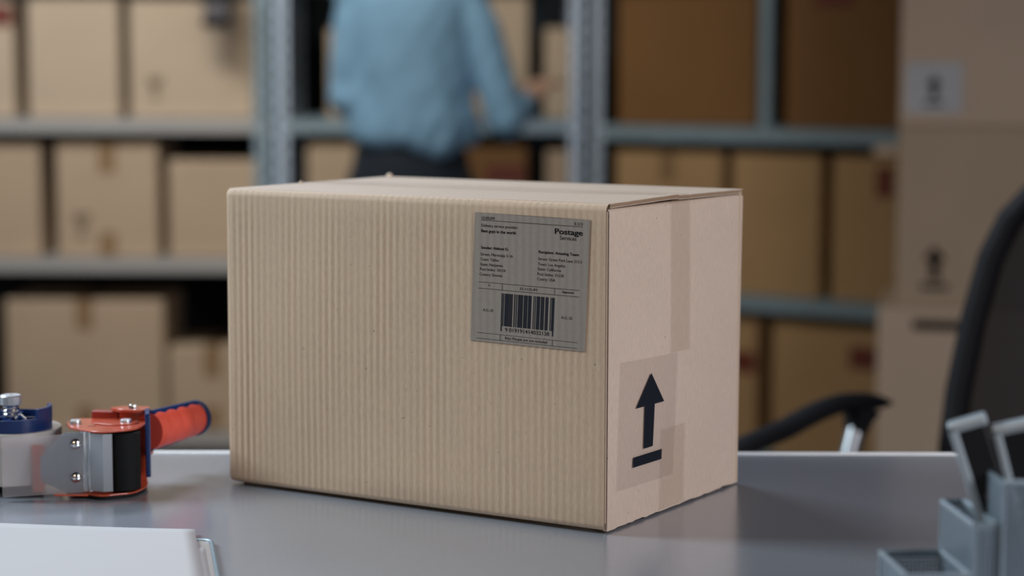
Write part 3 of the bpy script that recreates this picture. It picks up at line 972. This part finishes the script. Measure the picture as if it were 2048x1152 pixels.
rack('grey steel rack filled with cartons on the left behind the tape dispenser', (-2.15, 6.0, 0), 0, 1.461, .46, (S0, S2, S1, S3), smat='galv_shelf')
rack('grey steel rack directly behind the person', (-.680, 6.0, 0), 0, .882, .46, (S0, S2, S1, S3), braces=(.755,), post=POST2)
RA = math.radians(-34); RO = Vector((.222, 5.955, 0))
R1, R2 = .998, .540
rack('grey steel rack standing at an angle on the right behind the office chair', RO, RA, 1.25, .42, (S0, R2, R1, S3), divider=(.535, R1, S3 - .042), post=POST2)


def rr(s, y, z):
    v = Matrix.Rotation(RA, 3, 'Z') @ Vector((s, y, 0)) + RO
    return (v.x, v.y, z)


def rc(lab_, s0, s1, z, h, mat, y=.035, d=.32, rot=0.0, **k):
    return carton('cardboard_box', lab_, 'cartons on the right rack', rr((s0 + s1) / 2, y, z), RA + rot, (s1 - s0, d, h), mat, **k)


rc('wide brown carton with painted-in shade on the upper shelf right of the perforated post', .065, .505, R1, .40, 'kraft_d', tape=False)
rc('brown carton with painted-in shade and a red mark on the upper shelf near the right stack', .60, .93, R1, .38, 'kraft_d', tape=False, red=(-.03, .345, .11, .05), rot=.10)
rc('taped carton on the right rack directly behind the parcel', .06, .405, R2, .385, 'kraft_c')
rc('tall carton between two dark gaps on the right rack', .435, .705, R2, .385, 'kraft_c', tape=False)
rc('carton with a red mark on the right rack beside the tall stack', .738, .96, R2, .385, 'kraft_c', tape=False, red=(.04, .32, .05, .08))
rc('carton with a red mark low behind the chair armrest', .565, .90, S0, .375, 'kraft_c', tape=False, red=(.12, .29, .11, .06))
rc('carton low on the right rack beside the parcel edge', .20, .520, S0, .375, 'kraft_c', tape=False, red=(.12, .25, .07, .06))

# ------------------------------------------------------------------ carton stack on the right
G3 = 'cartons stacked on the right'
ST = -.0
carton('cardboard_box', 'lowest and widest carton of the tall stack on the right', G3, (1.085, 4.62, 0), math.radians(-12), (.535, .40, .622), 'kraft_s', tape=False)
obj('shadow_slot', MB().box(-.190, -.075, -.0015, .0, .574, .596), 'ink', bpy.data.objects[[o.name for o in bpy.data.objects if o.get('label', '').startswith('lowest and widest')][0]], bevel=.001)  # dark strip: the shadow of a slot put on as ink colour
carton('cardboard_box', 'middle carton of the right stack with a black up arrow', G3, (1.10, 4.63, .622), math.radians(-12), (.485, .385, .408), 'kraft_b', tape=False, arrow=(-.157, .090, .050, False), flap=True)
carton('cardboard_box', 'topmost carton of the right stack with a shiny arrow sticker', G3, (1.10, 4.625, 1.030), math.radians(-12), (.487, .385, .42), 'kraft_s', tape=False, arrow=(-.168, .078, .034, True))

# ------------------------------------------------------------------ scanner hanging at the top left
sc = thing('hanging_device', 'small black and grey device hanging at the top in front of the wide carton', 'device', (-.832, 5.935, 1.268))
obj('lens_bezel', MB().prism(rounded([(-.038, -.030), (.034, -.030), (.034, .030), (-.038, .030)], .008), 0, .028), 'chair_black', sc, bevel=.003)
obj('housing', MB().prism(rounded([(-.034, -.028), (.034, -.028), (.034, .028), (-.034, .028)], .012), .028, .068), 'grey_plastic', sc, bevel=.004)
obj('mount', MB().prism(rounded([(-.050, -.032), (.050, -.032), (.046, .034), (-.044, .034)], .010), .068, .145), 'chair_black', sc, bevel=.004)
obj('bracket', MB().box(-.015, .015, .020, .066, .120, .1155), 'chair_black', sc)

# ------------------------------------------------------------------ office chair
ch = thing('office_chair', 'black mesh office chair behind the table at the right', 'chair', (.616, 2.665, 0), math.radians(-50.3))
# backrest frame: closed loop, reclined, narrower at the top
loop = []
bk = [(-.145, .475), (-.192, .53), (-.206, .62), (-.206, .70), (-.197, .80), (-.182, .89), (-.160, .945), (-.125, .985), (-.07, 1.006), (0, 1.012)]
full = bk + [(-x, z) for x, z in reversed(bk[:-1])]


def back_pt(x, z):
    return Vector((x, .195 + .16 * (z - .55) + .9 * x * x * 0.9 * -.6, z))


obj('back_frame', MB().tube([back_pt(x, z) for x, z in full], .019, 12, closed=True), 'chair_black', ch, smooth=True)
mp_ = MB(); rows = []
for k in range(25):
    z = .48 + (1.008 - .48) * k / 24
    # half width at this height
    hw = 0
    for (xa, za), (xb, zb) in zip(bk[:-1], bk[1:]):
        if za <= z <= zb: hw = -(xa + (xb - xa) * (z - za) / max(1e-6, zb - za))
    rows.append([back_pt(hw * (-1 + 2 * j / 16), z) for j in range(17)])
vs_ = [p for r in rows for p in r]
mp_.add(vs_, [(i * 17 + j, i * 17 + j + 1, (i + 1) * 17 + j + 1, (i + 1) * 17 + j) for i in range(24) for j in range(16)])
obj('mesh_panel', mp_, 'mesh_black', ch, smooth=True, angle=180)
for z in (.58,):
    obj('lumbar_bar', MB().tube([back_pt(-.20 + .40 * k / 12, z) + Vector((0, .022, 0)) for k in range(13)], .011, 8), 'chair_black', ch, smooth=True)
obj('back_spine', MB().tube([(0, .06, .41), (0, .19, .42), (0, .235, .50), (0, .25, .66), (0, .262, .80)], [.022, .024, .022, .018, .014], 10), 'black_plastic', ch, smooth=True)
obj('seat', MB().prism(rounded([(-.24, -.25), (.24, -.25), (.225, .19), (-.225, .19)], .07, 6), .43, .50), 'black_fabric', ch, bevel=.025, seg=4, smooth=True)
obj('seat_pan', MB().prism(rounded([(-.17, -.17), (.17, -.17), (.17, .14), (-.17, .14)], .03), .395, .43), 'black_plastic', ch, bevel=.006)
for sx in (-1, 1):
    x = sx * .27
    pad = []
    for k in range(15):
        t = k / 14
        y = .125 - .345 * t
        z = .682 + .010 * math.sin(PI * min(1, t * 1.6)) - .058 * max(0, t - .28) ** 1.35 * 1.05
        pad.append((x, y, z))
    rad = [.006, .016] + [.021] * 11 + [.018, .008]
    a_ = obj('armrest', MB().tube(pad, rad, 14, flat=.62), 'chair_black', ch, smooth=True)
    obj('arm_bracket', MB().tube([(x, .064, .680), (x, .058, .665), (x, .052, .648)], [.032, .024, .018], 12, flat=.7), 'chair_black', a_, smooth=True)
    obj('arm_post', MB().tube([(x, .056, .655), (x, .020, .56), (x * .98, .0, .46), (x * .80, -.005, .425), (x * .45, -.005, .418)], .0150, 14), 'arm_steel', a_, smooth=True)
obj('gas_lift', MB().lathe([(.028, .10), (.028, .24), (.018, .241), (.018, .40), (.001, .40)], (0, 0, 0), 20), 'chrome', ch, smooth=True)
for k in range(5):
    a = 2 * PI * k / 5 + .3
    lg = obj('base_leg', MB().tube([(.02 * math.cos(a), .02 * math.sin(a), .115), (.16 * math.cos(a), .16 * math.sin(a), .10), (.29 * math.cos(a), .29 * math.sin(a), .075)], [.026, .021, .016], 10), 'black_plastic', ch, smooth=True)
    cxx, cyy = .29 * math.cos(a), .29 * math.sin(a)
    obj('caster', MB().lathe([(.012, -.020), (.028, -.018), (.028, .018), (.012, .020)], (cxx, cyy, .028), 16, 'X').tube([(cxx, cyy, .03), (cxx, cyy, .08)], .007, 8), 'black_plastic', lg, smooth=True)

# ------------------------------------------------------------------ the person at the rack (seen from behind)
pn = thing('person', 'person in a light blue shirt and dark trousers reaching to the rack, seen from behind', 'person', (-.262, 5.40, 0))


def cap(mb, a, b, ra, rb, seg=18, fy=1.0):
    a, b = Vector(a), Vector(b)
    n = 5
    mb.tube([a + (b - a) * k / n for k in range(n + 1)], [ra + (rb - ra) * k / n for k in range(n + 1)], seg, flat=1.0)
    mb.ball(a, ra * .995, seg, 10); mb.ball(b, rb * .995, seg, 10)


def ering(z, rx, ry, cy=0.0, cx_=0.0, n=36, fold=0.0, ph=0.0):
    return [(cx_ + rx * math.cos(2 * PI * k / n) * (1 + fold * math.sin(5 * 2 * PI * k / n + ph)), cy + ry * math.sin(2 * PI * k / n) * (1 + fold * math.sin(7 * 2 * PI * k / n + ph)), z) for k in range(n)]


RS, RE, RW = (.150, 0, 1.345), (.247, -.03, 1.025), (.305, .09, 1.082)
LS, LE, LW = (-.142, 0, 1.345), (-.158, -.01, 1.08), (-.08, .185, 1.06)
body = MB()
body.loft([ering(.86, .13, .09), ering(.92, .125, .092), ering(1.02, .125, .092), ering(1.12, .125, .09), ering(1.25, .135, .085), ering(1.34, .130, .075), ering(1.385, .10, .065), ering(1.41, .055, .052)])
cap(body, (0, .005, 1.38), (0, .03, 1.47), .052, .050)
body.ball((0, .045, 1.565), (.074, .092, .112), 28, 18)
body.ball((0, .075, 1.525), (.056, .066, .070), 24, 14)
cap(body, (0, .128, 1.575), (0, .148, 1.548), .009, .013)
body.ball((0, .128, 1.512), (.026, .012, .008)); body.ball((0, .126, 1.500), (.022, .012, .008))
for s in (-1, 1):
    body.ball((s * .075, .038, 1.56), (.010, .022, .032))
    body.ball((s * .030, .124, 1.592), (.020, .010, .007))
for S_, E_, W_ in ((RS, RE, RW), (LS, LE, LW)):
    cap(body, S_, E_, .038, .033); cap(body, E_, W_, .032, .024)
    d_ = (Vector(W_) - Vector(E_)).normalized(); sd = d_.cross(Vector((0, 0, 1))).normalized(); up_ = sd.cross(d_)
    pc = Vector(W_) + d_ * .045
    cap(body, Vector(W_), pc, .024, .026)
    for q in (-1.5, -.5, .5, 1.5):
        cap(body, Vector(W_) + d_ * .02 + sd * q * .014, Vector(W_) + d_ * .085 + sd * q * .018, .013, .0115, 12)
    ins = -1 if S_[0] > 0 else 1
    for fi, (q, L_) in enumerate(((-1.5, .062), (-.5, .074), (.5, .078), (1.5, .066))):
        p0 = Vector(W_) + d_ * .086 + sd * q * .0185
        p1 = p0 + d_ * L_ * .5 - up_ * .008 + sd * q * .002
        p2 = p1 + d_ * L_ * .38 - up_ * .022
        cap(body, p0, p1, .0095, .0088, 10); cap(body, p1, p2, .0088, .0072, 10)
    t0 = Vector(W_) + d_ * .03 + sd * ins * .024; t1 = t0 + d_ * .035 + sd * ins * .026 - up_ * .004; t2 = t1 + d_ * .030 + sd * ins * .006 - up_ * .008
    cap(body, t0, t1, .013, .0105, 10); cap(body, t1, t2, .0105, .0085, 10)
for s in (-1, 1):
    cap(body, (s * .082, 0, .88), (s * .090, .015, .49), .066, .050); cap(body, (s * .090, .015, .49), (s * .092, -.01, .09), .052, .035)
    cap(body, (s * .092, -.02, .055), (s * .098, .12, .035), .035, .028)
obj('body', remeshed('body', body, .0065, 3), 'skin', pn, smooth=True, angle=180)
for s in (-1, 1):
    ey = obj('eye', MB().ball((s * .030, .120, 1.572), .0125, 16, 12), 'eye_white', pn, smooth=True)
    obj('iris', MB().ball((s * .030, .1285, 1.572), .0055, 12, 8), 'iris', ey, smooth=True)
hair = MB().ball((0, .030, 1.592), (.085, .092, .100), 28, 18); hair.ball((0, -.025, 1.53), (.070, .045, .085), 24, 14); hair.ball((0, -.085, 1.60), (.045, .042, .045), 20, 12)
obj('hair', remeshed('hair', hair, .007, 4), 'hair', pn, smooth=True, angle=180)

sh = MB()
tor = []
for z, rx, ry, cx_, fo in ((.958, .150, .108, .004, .02), (.966, .163, .118, .006, .025), (.985, .170, .125, .006, .03), (1.02, .168, .124, .004, .03), (1.07, .161, .118, .0, .025), (1.13, .157, .114, 0, .018), (1.20, .160, .112, 0, .012),
                           (1.27, .164, .110, 0, .006), (1.325, .168, .103, 0, 0), (1.36, .168, .092, 0, 0), (1.388, .120, .078, 0, 0), (1.408, .078, .066, 0, 0), (1.43, .066, .060, .0, 0)):
    ring = ering(z, rx, ry, 0, cx_, 44, fo, z * 14)
    # the hem drops towards the right hip
    ring = [(x, y, zz - (.030 * max(0, min(1, (x + .02) / .09)) * max(0, 1 - max(0, (x - .085) / .085)) if z < .99 else 0)) for x, y, zz in ring]
    tor.append(ring)
sh.loft(tor)


def sleeve(S_, E_, W_, r):
    S_, E_, W_ = Vector(S_), Vector(E_), Vector(W_)
    pts_ = [S_ + Vector((-.02 if S_.x > 0 else .02, 0, .0)), S_ * .7 + E_ * .3, S_ * .35 + E_ * .65, E_, E_ * .6 + W_ * .4, E_ * .25 + W_ * .75, W_]
    sh.tube(pts_, r, 20)
    sh.ball(E_, r[3] * 1.0, 18, 12); sh.ball(S_, r[0] * .98, 18, 12)


RC = tuple(Vector(RE) * .42 + Vector(RW) * .58); LC = LW
sleeve(RS, RE, RC, [.058, .056, .052, .049, .046, .042, .038])
sleeve(LS, LE, LW, [.056, .054, .051, .050, .048, .044, .038])
shm = remeshed('shirt', sh, .007, 5)
for v in shm.vertices:      # cloth folds: long and soft, deeper towards the hem
    c = v.co; k_ = .004 + .007 * max(0, min(1, (1.2 - c.z) / .25))
    v.co = c + v.normal * k_ * (mnoise.noise(Vector((c.x * 17 + c.z * 7, c.y * 14, c.z * 5))) + .6 * mnoise.noise(Vector((c.x * 30 - c.z * 16, c.y * 26, c.z * 8 + 3))))
shirt = obj('shirt', shm, 'shirt_blue', pn, smooth=True, angle=180)
for W_, E_ in ((RC, RE), (LC, LE)):
    d_ = (Vector(W_) - Vector(E_)).normalized()
    obj('cuff', MB().tube([Vector(W_) - d_ * .030, Vector(W_) + d_ * .012], [.041, .040], 20), 'shirt_blue', shirt, smooth=True)
obj('collar', MB().loft([ering(1.42, .064, .060), ering(1.450, .058, .055), ering(1.448, .066, .062), ering(1.418, .072, .068)], False), 'shirt_blue', shirt, smooth=True)
tr_ = MB()
tr_.loft([ering(.995, .132, .098), ering(.96, .140, .104), ering(.91, .152, .112), ering(.86, .158, .115), ering(.80, .150, .105)])
for s in (-1, 1):
    tr_.tube([(s * .078, 0, .88), (s * .084, .005, .70), (s * .090, .015, .49), (s * .092, .0, .28), (s * .092, -.01, .085)], [.088, .086, .068, .060, .056], 20)
obj('trousers', remeshed('trousers', tr_, .008, 4), 'trousers', pn, smooth=True, angle=180)
for s in (-1, 1):
    sm = MB(); sm.tube([(s * .092, -.065, .032), (s * .093, -.02, .042), (s * .096, .06, .040), (s * .100, .13, .030), (s * .101, .165, .026)], [.030, .041, .042, .038, .022], 18, flat=.85)
    sm.tube([(s * .092, -.02, .03), (s * .092, -.015, .10)], [.042, .046], 18)
    so = obj('shoe', sm, 'shoe', pn, smooth=True)
    obj('sole', MB().prism(rounded([(s * .097 - .044, -.085), (s * .097 + .040, -.085), (s * .101 + .046, .17), (s * .101 - .044, .17)], .03, 5), 0, .014), 'black_plastic', so)
